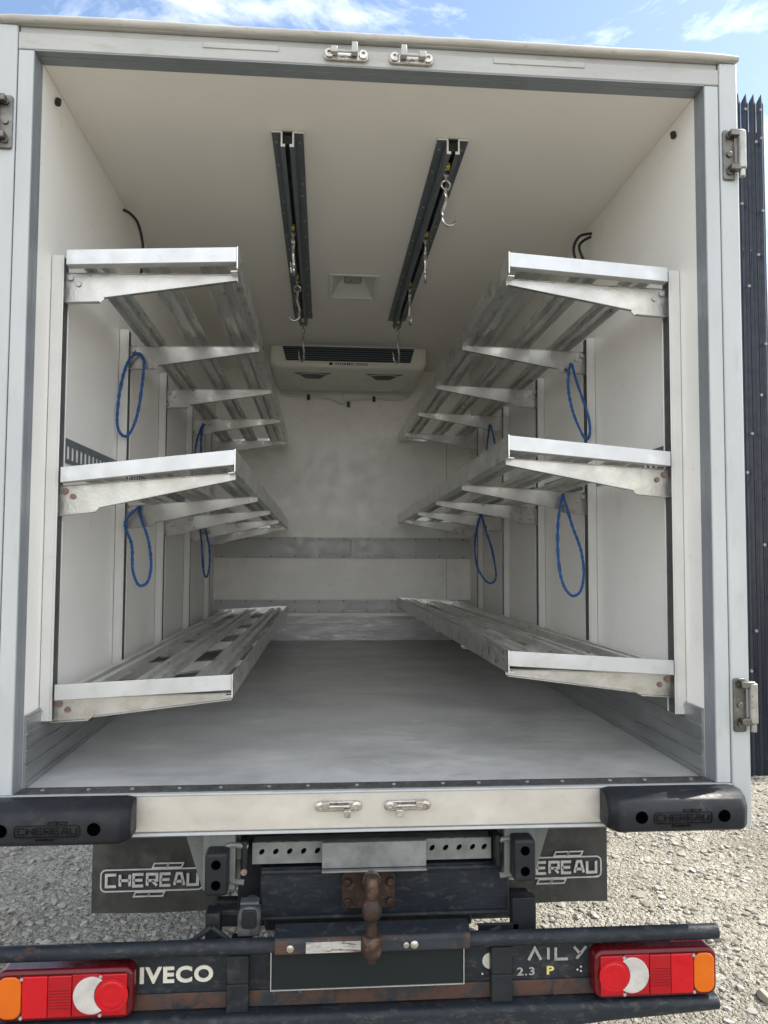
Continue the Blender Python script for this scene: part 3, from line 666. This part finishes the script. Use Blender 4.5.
# tail lamps
def tail_lamp(x0, x1, s):
    z0, z1 = -.568, -.436
    H = MB().prism(rrect(x0, x1, z0, z1, .028, 6), -.050, .012).build('tail_lamp', 'darkred', T, .010, 4)
    w_ = x1 - x0
    def X(a): return x0 + w_ * a if s > 0 else x1 - w_ * a     # a measured from the inner end
    a0, a1 = z0 + .012, z1 - .013
    def part(nm, m_, poly, d=-.056): MB().prism(poly, d, -.0495).build(nm, m_, H, .003, 3)
    def rect(a, b, za=a0, zb=a1): return [(min(X(a), X(b)), za), (max(X(a), X(b)), za), (max(X(a), X(b)), zb), (min(X(a), X(b)), zb)]
    zc = (a0 + a1) / 2; hh = (a1 - a0) / 2
    # inner stop lamp: rectangle with a round lens
    part('stop_lens', 'red', rect(.045, .235))
    rc = .043; cxx = X(.155)
    MB().lathe((cxx, -.0565, zc), [(rc, 0), (rc, -.0010), (rc * .9, -.0016), (rc * .82, -.0008), (rc * .78, -.0018), (rc * .6, -.0026), (rc * .56, -.0016), (rc * .3, -.0028), (.002, -.003)], 30, 'Y').build('round_lens', 'red2', H)
    # crescent reversing lens
    cr_ = .048; c2 = X(.30); pts = []; ri = rc + .002; d_ = abs(c2 - cxx)
    ix = (d_ * d_ + ri * ri - cr_ * cr_) / (2 * d_); iy = math.sqrt(ri * ri - ix * ix)
    t1 = math.atan2(iy, ix); t2 = math.atan2(iy, ix - d_)
    for k in range(33):
        a = -t2 + 2 * t2 * k / 32; pts.append((c2 + s * math.cos(a) * cr_, zc + math.sin(a) * cr_))
    for k in range(1, 24):
        a = t1 - 2 * t1 * k / 24; pts.append((cxx + s * math.cos(a) * ri, zc + math.sin(a) * ri))
    part('reverse_lens', 'clear', pts, -.0575)
    part('fog_lens', 'red', rect(.445, .615)); part('reflector', 'red2', rect(.617, .80))
    # amber outer end, rounded
    oa = []
    for p in rrect(min(X(.805), X(.97)), max(X(.805), X(.97)), a0, a1, .022, 5):
        oa.append(p)
    part('amber_lens', 'amber', oa)
    # rest of the red face between the crescent and the fog lens
    part('lens_base', 'red', rect(.24, .443), -.053)
    mb = MB()
    for a, zz in ((.235, a1 - .004), (.235, a0 + .004), (.80, a1 - .004), (.80, a0 + .004)): mb.cyl((X(a), -.056, zz), .0045, -.0035, 'Y', 10)
    split_build(mb, 'screw', 'bolt', H)
    mb = MB()
    for k in range(7): mb.box(min(X(.45), X(.61)), max(X(.45), X(.61)), -.0568, -.0562, zc - .03 + k * .0075, zc - .029 + k * .0075)
    mb.build('lens_ribs', 'darkred', H)
tail_lamp(.606, .960, 1); tail_lamp(-1.006, -.648, -1)

# ------------------------------------------------------------------ uprights
PY = [.177, .97, 1.735, 2.515, 3.315]
ordw = ['nearest the open rear of', 'second from the open rear of', 'middle of the five in', 'second from the far end of', 'farthest in, by the end wall of']
proto = {}
for s in (-1, 1):
    side = 'left' if s < 0 else 'right'
    for i, y in enumerate(PY):
        if s not in proto:
            U = thing('rack_upright', '', 'upright', (s * Wi, y, .165), '%s wall rack uprights' % side)
            MB().box(s * .9915, s * .961, y, y + .058, .165, 1.575).box(s * .961, s * .955, y, y + .004, .165, 1.575).box(s * .961, s * .955, y + .054, y + .058, .165, 1.575).build('post', 'post', U, .0015)
            mb = MB().box(s * .9608, s * .9585, y + .0042, y + .0538, .166, 1.574)
            mb.build('slotted_channel', 'slot', U)
            proto[s] = U
        else:
            U = copy_tree(proto[s]); U.location = (s * Wi, y, .165)
        U['label'] = 'white metal upright on the %s wall, %s the row' % (side, ordw[i])
        if s > 0: U.scale = (1, 1, 1.012)

# ------------------------------------------------------------------ shelves
def shelf(s, zw, zt, slope, yend, label, tip, ak=1.0):
    Y0 = .15
    def P(u, y, h):
        return (s * (.94 - u * (.94 - tip) / .515), y, zw + (zt - zw) * u / .515 + (y - Y0) * slope + h)
    S = thing('wall_shelf', label, 'shelf', (s * .94, .2, zw), 'aluminium shelves on the wall racks')
    def quadbox(mb, u0, u1, y0, y1, h0, h1):
        v = [P(u0, y0, h0), P(u1, y0, h0), P(u1, y1, h0), P(u0, y1, h0), P(u0, y0, h1), P(u1, y0, h1), P(u1, y1, h1), P(u0, y1, h1)]
        mb.add(v, [(0, 3, 2, 1), (4, 5, 6, 7), (0, 1, 5, 4), (1, 2, 6, 5), (2, 3, 7, 6), (3, 0, 4, 7)])
    mb = MB(); quadbox(mb, .0, .5145, Y0, Y0 + .004, -.046, 0); quadbox(mb, .0, .512, Y0 + .004, Y0 + .036, -.046, -.0425)
    mb.build('front_lip', 'alu_lip', S, .001)
    mb = MB(); quadbox(mb, .003, .512, yend - .004, yend, -.05, 0); mb.build('rear_lip', 'alu', S, .001)
    mb = MB(); quadbox(mb, .515, .519, Y0 - .002, yend, -.068, .002); quadbox(mb, .494, .515, Y0 + .023, yend - .005, -.068, -.0645)
    mb.build('edge_rail', 'alu', S, .0008)
    # hat section deck planks
    sec = [(0, -.030), (.004, -.030), (.009, -.008), (.032, -.008), (.037, -.026), (.053, -.026), (.058, -.008), (.081, -.008), (.086, -.030), (.090, -.030)]
    for u0 in (.030, .208, .386):
        mb = MB(); ny = 4; t = .0022
        ys = [Y0 + .006 + (yend - Y0 - .012) * k / ny for k in range(ny + 1)]
        n_ = len(sec); V = []
        for y in ys:
            V += [P(u0 + a, y, b) for a, b in sec] + [P(u0 + a, y, b - t) for a, b in sec]
        F = []
        for k in range(ny):
            for i in range(n_ - 1):
                a = k * 2 * n_ + i; b = a + 2 * n_
                F.append((a, a + 1, b + 1, b)); F.append((a + n_, b + n_, b + n_ + 1, a + n_ + 1))
            for i in (0, n_ - 1):
                a = k * 2 * n_ + i; b = a + 2 * n_; F.append((a, b, b + n_, a + n_))
        for k in (0, ny):
            for i in range(n_ - 1):
                a = k * 2 * n_ + i; F.append((a, a + n_, a + n_ + 1, a + 1))
        mb.add(V, F); mb.build('deck_plank', 'alu_deck', S)
    # tapered arms
    for y in PY:
        y += .034
        if y > yend - .02: y = yend - .03
        mb = MB()
        pts = [(-.026, -.050), (.513, -.066), (.513, -.066 - .020 * ak), (.10, -.05 - .082 * ak), (.088, -.05 - .094 * ak), (-.026, -.05 - .094 * ak)]
        n_ = len(pts); V = [P(a, y, b) for a, b in pts] + [P(a, y + .004, b) for a, b in pts]
        mb.add(V, [tuple(range(n_)), tuple(range(n_, 2 * n_))[::-1]] + [(i, n_ + i, n_ + (i + 1) % n_, (i + 1) % n_) for i in range(n_)])
        def strip(a, b, ya, yb, th):
            v = []
            for yy in (ya, yb):
                for (u, h_) in (a, b): v += [P(u, yy, h_), P(u, yy, h_ - th)]
            mb.add(v, [(0, 2, 3, 1), (4, 5, 7, 6), (0, 4, 6, 2), (1, 3, 7, 5), (0, 1, 5, 4), (2, 6, 7, 3)])
        strip((-.025, -.0472), (.512, -.0632), y - .002, y + .032, .0025)
        strip((.101, -.05 - .082 * ak), (.511, -.0662 - .020 * ak), y - .018, y - .0004, .0025)
        strip((-.025, -.0502 - .094 * ak), (.087, -.0502 - .094 * ak), y - .018, y + .004, .0025)
        A = mb.build('arm', 'bracket', S, .0006)
        p = P(-.004, y - .0005, -.066); q = P(.020, y - .0005, -.085)
        split_build(MB().tube([p, (p[0], p[1] - .009, p[2])], .0095, 10).tube([q, (q[0], q[1] - .006, q[2])], .0085, 10), 'bolt', 'redbolt' if (y < .3 and zw < 1.2) else 'bolt', A, .001)
    return S
shelf(-1, 1.582, 1.608, -.022, 3.58, 'upper aluminium shelf on the left wall, its underside showing', .430)
shelf(-1, .920, .980, -.018, 3.60, 'middle aluminium shelf on the left wall, with the steeply raised front edge', .428, .94)
shelf(-1, .277, .303, -.008, 3.66, 'bottom aluminium shelf on the left wall, just above the floor', .426, .70)
shelf(1, 1.590, 1.622, -.004, 3.775, 'upper aluminium shelf on the right wall, its underside showing', .424)
shelf(1, .995, 1.038, -.019, 3.775, 'middle aluminium shelf on the right wall, a tan stained arm below', .421, .94)
shelf(1, .338, .369, -.010, 3.78, 'bottom aluminium shelf on the right wall, just above the floor', .418, .74)

# ------------------------------------------------------------------ ropes
def rope(pts, label, closed, nm='rope_loop'):
    c_ = catmull(pts, 7, closed)
    base = Vector(c_[0])
    # braid: two strands twisted round the path
    mb = MB(); m_ = len(c_)
    mb.tube([tuple(p) for p in c_], .0052, 8, closed)
    for ph in (0, math.pi):
        st_ = []
        Ltot = 0
        for i, p in enumerate(c_):
            a = c_[max(i - 1, 0)]; b = c_[min(i + 1, m_ - 1)]; t = (b - a).normalized(); u = t.cross(Vector((0, 1, 0))).normalized(); q = t.cross(u)
            if i: Ltot += (p - c_[i - 1]).length
            an = Ltot / .022 * 2 * math.pi + ph
            st_.append(tuple(p + (u * math.cos(an) + q * math.sin(an)) * .0032))
        mb.tube(st_, .0042, 6)
    o = mb.build(nm, 'rope', None, loc=tuple(base)); return tag(o, label, 'rope', 'blue rope loops on the racks')
rp = {
'A': [(-0.941, 0.975, 1.466), (-0.965, 0.96, 1.407), (-0.978, 0.93, 1.292), (-0.98, 0.92, 1.181), (-0.965, 0.93, 1.137), (-0.94, 0.95, 1.142), (-0.912, 0.96, 1.224), (-0.898, 0.97, 1.347), (-0.896, 0.98, 1.442), (-0.913, 0.985, 1.479)],
'B': [(-0.904, 0.985, 0.85), (-0.949, 0.955, 0.785), (-0.92, 0.95, 0.697), (-0.914, 0.95, 0.596), (-0.889, 0.95, 0.537), (-0.858, 0.96, 0.549), (-0.847, 0.97, 0.617), (-0.861, 0.975, 0.717), (-0.891, 0.98, 0.798), (-0.903, 0.99, 0.838)],
'C': [(-0.9, 2.52, 0.85), (-0.886, 2.51, 0.714), (-0.871, 2.5, 0.564), (-0.853, 2.5, 0.523), (-0.836, 2.5, 0.594), (-0.844, 2.51, 0.715), (-0.882, 2.53, 0.85)],
'D': [(-0.937, 2.52, 1.24), (-0.926, 2.52, 1.349), (-0.892, 2.53, 1.452), (-0.903, 2.52, 1.362), (-0.901, 2.52, 1.24), (-.92, 2.52, 1.21)],
'E': [(0.886, 0.97, 1.478), (0.873, 0.97, 1.386), (0.889, 0.965, 1.279), (0.920, 0.96, 1.194), (0.942, 0.95, 1.152), (0.955, 0.94, 1.174), (0.955, 0.95, 1.238), (0.933, 0.96, 1.323), (0.908, 0.97, 1.408)],
'F': [(0.848, 0.98, 0.915), (0.825, 0.965, 0.812), (0.82, 0.96, 0.686), (0.836, 0.96, 0.561), (0.874, 0.96, 0.498), (0.913, 0.96, 0.511), (0.93, 0.96, 0.582), (0.919, 0.96, 0.686), (0.885, 0.97, 0.791), (0.856, 0.98, 0.9)],
'G': [(0.81, 2.52, 0.905), (0.772, 2.5, 0.754), (0.784, 2.5, 0.601), (0.834, 2.5, 0.509), (0.878, 2.5, 0.491), (0.903, 2.5, 0.54), (0.878, 2.5, 0.694), (0.841, 2.51, 0.817), (0.822, 2.53, 0.90)],
'H': [(0.848, 2.5, 1.30), (0.855, 2.5, 1.4), (0.874, 2.53, 1.475), (0.886, 2.5, 1.413), (0.905, 2.5, 1.30), (.88, 2.5, 1.26)]}
rope(rp['A'], 'blue rope loop hanging from the left upper shelf, nearest the camera', True)
rope(rp['B'], 'kinked blue rope loop hanging from the left middle shelf, nearest the camera', True)
rope(rp['C'], 'small narrow blue rope loop deep inside, below the left middle shelf', True)
rope(rp['D'], 'blue rope deep inside, hanging below the left upper shelf', True)
rope(rp['E'], 'blue rope loop hanging from the right upper shelf, nearest the camera', True)
rope(rp['F'], 'long teardrop blue rope loop hanging from the right middle shelf, nearest the camera', True)
rope(rp['G'], 'rounded blue rope loop deep inside, below the right middle shelf', True)
rope(rp['H'], 'blue rope deep inside, hanging below the right upper shelf', True)

# ------------------------------------------------------------------ black cables above the upper shelves
for nm, ps in (('short black cable arching from the left wall over the upper shelf', [[(-.992, .98, 2.078), (-.965, 1.0, 2.068), (-.932, 1.0, 2.02), (-.912, 1.0, 1.90), (-.935, 1.0, 1.75), (-.99, 1.0, 1.70)]]),
               ('looped black cable coming out of the right wall over the upper shelf', [[(.992, 1.0, 2.06), (.941, 1.0, 2.047), (.914, 1.0, 2.002), (.918, 1.0, 1.949), (.944, 1.0, 1.90), (.99, 1.0, 1.86)], [(.992, 1.01, 2.05), (.958, 1.01, 2.03), (.940, 1.01, 2.003), (.955, 1.01, 1.955), (.99, 1.01, 1.90)]])):
    mb = MB()
    for p in ps: mb.tube([tuple(q) for q in catmull(p, 6)], .006, 8)
    o = mb.build('electric_cable', 'cable', None, loc=ps[0][0]); tag(o, nm, 'cable')

# ------------------------------------------------------------------ ceiling rails
def crail(xc, label):
    T_ = thing('ceiling_rail', label, 'rail', (xc, 1.35, 2.103), 'dark hook rails on the ceiling')
    y0, y1 = .365, 2.46; zt, zb = 2.1025, 2.047
    for sx in (-1, 1):
        mb = MB().box(xc + sx * .020, xc + sx * .054, y0, y1, zt - .007, zt - .0005)
        mb.box(xc + sx * .017, xc + sx * .022, y0, y1, zb, zt - .0075)
        mb.box(xc + sx * .008, xc + sx * .0168, y0, y1, zb, zb + .004)
        mb.box(xc + sx * .0222, xc + sx * .0255, y0, y1, zb + .012, zb + .018)
        fl = mb.build('rail_flange', 'anod', T_, .001)
        # bare sawn end
        e = MB().box(xc + sx * .018, xc + sx * .0545, y0 - .002, y0 - .0003, zt - .007, zt - .001).box(xc + sx * .0165, xc + sx * .0225, y0 - .002, y0 - .0003, zb - .0005, zt - .0072).box(xc + sx * .0075, xc + sx * .0163, y0 - .002, y0 - .0003, zb - .0005, zb + .009)
        e.build('sawn_end', 'lampwhite', T_)
        mb = MB(); y = y0 + .06; i = 0
        while y < y1 - .03:
            mb.cyl((xc + sx * (.040 + .003 * math.sin(i * 2.1)), y, zt - .007), .0055, -.003, 'Z', 8); y += (.16, .30, .10, .24)[(i + (sx > 0)) % 4]; i += 1
        split_build(mb, 'screw', 'bolt', fl)
    MB().box(xc - .0165, xc + .0165, y0 + .004, y1 - .002, zt - .006, zt - .0008).build('rail_web', 'grille', T_)
    for sy in (y0 + .01,): MB().box(xc - .016, xc + .016, sy, sy + .03, zb + .014, zt - .008).build('end_stop', 'cable', T_)
    return T_
crail(-.291, 'left of the two dark slotted rails on the ceiling'); crail(.279, 'right of the two dark slotted rails on the ceiling')

def hook(x, y, length, rot, label, stop=True):
    z = 2.047; H = thing('hanging_hook', label, 'hook', (x, y, z), 'steel hooks on the ceiling rails')
    def tr(p):  # rotate about the vertical axis
        c_, s_ = math.cos(rot), math.sin(rot); return (x + p[0] * c_ - p[1] * s_, y + p[0] * s_ + p[1] * c_, p[2])
    MB().lathe((x, y, 0), [(.007, z + .005), (.010, z - .002), (.010, z - .012), (.005, z - .016), (.005, z - .03)], 12).build('swivel', 'steel', H)
    if stop: MB().box(x - .0075, x + .0075, y - .055, y - .025, z - .004, z + .012).build('glider', 'yellow', H, .002)
    z1 = z - .044
    ring = [tr((.0165 * math.sin(a), 0, z1 + .0165 * math.cos(a))) for a in [2 * math.pi * k / 16 for k in range(16)]]
    MB().tube(ring, .0038, 8, True).build('eye', 'chrome', H)
    L_ = length; r = L_ * .155
    pts = [(0, 0, z1 - .012), (.002, 0, z1 - .03), (-.002, 0, z1 - L_ * .35), (.012, 0, z1 - L_ * .62)]
    cx, cz = -r + .012, z1 - L_ * .80
    for k in range(9):
        a = R(20 - 215 * k / 8); pts.append((cx + r * math.cos(a), 0, cz + r * math.sin(a)))
    pts.append((cx - r * 1.35, 0, cz + r * .75))
    cc = [tr(p) for p in catmull(pts, 4)]
    nn = len(cc); MB().tube(cc, [.0062 if i < nn * .7 else .0062 - .005 * (i - nn * .7) / (nn * .3) for i in range(nn)], 8).build('shank', 'chrome', H)
hook(-.298, 1.07, .15, 1.35, 'front hook on the left ceiling rail, hanging edge on')
hook(-.300, 1.66, .17, 0.1, 'middle hook on the left ceiling rail, its point turned left')
hook(-.290, 2.40, .20, 1.1, 'hindmost hook on the left ceiling rail, in front of the cooling unit', False)
hook(.275, .50, .155, 3.3, 'front hook on the right ceiling rail, largest in view')
hook(.277, 1.09, .16, 1.45, 'second hook from the front on the right ceiling rail')
hook(.278, 1.72, .16, 1.7, 'third hook from the front on the right ceiling rail')
hook(.280, 2.38, .20, .9, 'hindmost hook on the right ceiling rail, in front of the cooling unit', False)

# ------------------------------------------------------------------ ceiling light
CL = thing('ceiling_light', 'recessed square white lamp between the two ceiling rails', 'lamp', (-.01, 1.75, 2.10))
x0, x1, y0, y1 = -.140, .118, 1.705, 2.085
mb = MB()
for a, b, c_, d in ((x0, x1, y0, y0 + .017), (x0, x1, y1 - .017, y1), (x0, x0 + .017, y0 + .017, y1 - .017), (x1 - .017, x1, y0 + .017, y1 - .017)): mb.box(a, b, c_, d, 2.097, 2.1038)
mb.build('trim', 'lampwhite', CL, .002)
a0, a1, b0, b1 = x0 + .075, x1 - .075, y0 + .06, y1 - .16
zt, zb = 2.1025, 2.172
xa_, xb_, ya_, yb_ = -.1245, .1025, 1.7205, 2.0695
V = [(xa_, ya_, zt), (xb_, ya_, zt), (xb_, yb_, zt), (xa_, yb_, zt), (a0, b0, zb), (a1, b0, zb), (a1, b1, zb), (a0, b1, zb)]
MB().add(V, [(4, 5, 6, 7), (0, 1, 5, 4), (1, 2, 6, 5), (2, 3, 7, 6), (3, 0, 4, 7)]).build('reflector', 'lampwhite', CL)
MB().prism(rrect(a0 + .006, a1 - .006, b0 + .01, b1 - .004, .02, 4), zb - .045, zb - .001, 'Z').build('lens', 'lamplens', CL, .006)

# ------------------------------------------------------------------ refrigeration unit
AC = thing('cooling_unit', 'flat cream evaporator unit with dark grille under the ceiling at the far end', 'cooling unit', (0, 3.4, 2.10))
xa, xb = -.535, .548
mb = MB()
pr = [(3.10, 2.1025), (3.10, 1.962), (3.125, 1.942), (3.66, 1.905), (3.74, 1.93), (3.78, 2.02), (3.78, 2.1025)]
ns = len(pr); V = []; st_ = [(xa, .80), (xa + .03, .965), (xa + .06, 1), (xb - .06, 1), (xb - .03, .965), (xb, .80)]
for xx, k in st_:
    for y, z in pr: V.append((xx, 3.44 + (y - 3.44) * (.9 + .1 * k if k < 1 else 1), 2.1025 - (2.1025 - z) * k))
F = [(i * ns + j, i * ns + (j + 1) % ns, (i + 1) * ns + (j + 1) % ns, (i + 1) * ns + j) for i in range(5) for j in range(ns)] + [tuple(range(ns))[::-1], tuple(5 * ns + j for j in range(ns))]
mb.add(V, F); cs = mb.build('casing', 'acbody', AC, .012, 3)
mb = MB().prism([(-.452, 2.094), (.462, 2.094), (.435, 1.996), (-.425, 1.996)], 3.094, 3.0995); gr = mb.build('intake_grille', 'grille', AC, .001)
mb = MB()
for k in range(6):
    zz = 2.006 + k * .0152; q = (zz - 1.996) / .098
    mb.box(-.424 - .027 * q, .434 + .027 * q, 3.084, 3.0935, zz, zz + .0035)
split_build(mb, 'louvre', 'anod', gr)
MB().box(-.46, .47, 3.086, 3.0995, 2.0945, 2.1020).build('top_strip', 'lampwhite', AC, .001)
mb = MB(); text_mesh(mb, '\u25a0 THERMO KING', -.13, 1.970, .018, 3.0993, .002, 1.35, .02)
try: mb.build('name_print', 'cable', AC)
except Exception as ex: print('name print', ex)
for fx in (-.245, .262):
    mb = MB(); V = []
    def ub_z(y): return 1.942 - (y - 3.125) / (3.66 - 3.125) * .037
    pts = [(fx - .135, 3.20), (fx + .135, 3.20), (fx + .085, 3.27), (fx + .05, 3.34), (fx - .05, 3.34), (fx - .085, 3.27)]
    mb.add([(p[0], p[1], ub_z(p[1]) - .0015) for p in pts] + [(p[0], p[1], ub_z(p[1]) + .02) for p in pts], [tuple(range(6)), tuple(range(6, 12))[::-1]] + [(i, (i + 1) % 6, 6 + (i + 1) % 6, 6 + i) for i in range(6)])
    mb.build('fan_outlet', 'grille', AC)
    ring = [(fx + .20 * math.cos(a), 3.40 + .19 * math.sin(a), ub_z(3.40 + .19 * math.sin(a)) - .001) for a in [2 * math.pi * k / 32 for k in range(32)]]
    MB().tube(ring, .004, 6, True).build('fan_ring', 'acbody', AC)
mb = MB().tube([tuple(p) for p in catmull([(-.50, 3.70, 1.93), (-.47, 3.775, 1.895), (-.30, 3.785, 1.885), (-.12, 3.785, 1.87), (-.03, 3.785, 1.835), (.03, 3.785, 1.86), (.20, 3.785, 1.875), (.42, 3.785, 1.875), (.50, 3.775, 1.90), (.52, 3.70, 1.94)], 6)], .009, 8)
mb.tube([(-.03, 3.785, 1.84), (-.01, 3.77, 1.92)], .006, 8)
mb.build('drain_hose', 'acbody', AC)
mb = MB()
for xx, zz in ((-.285, 1.88), (.225, 1.875), (.025, 1.83)): mb.box(xx - .012, xx + .012, 3.768, 3.7995, zz - .02, zz + .02)
split_build(mb, 'hose_clip', 'cable', AC, .003)
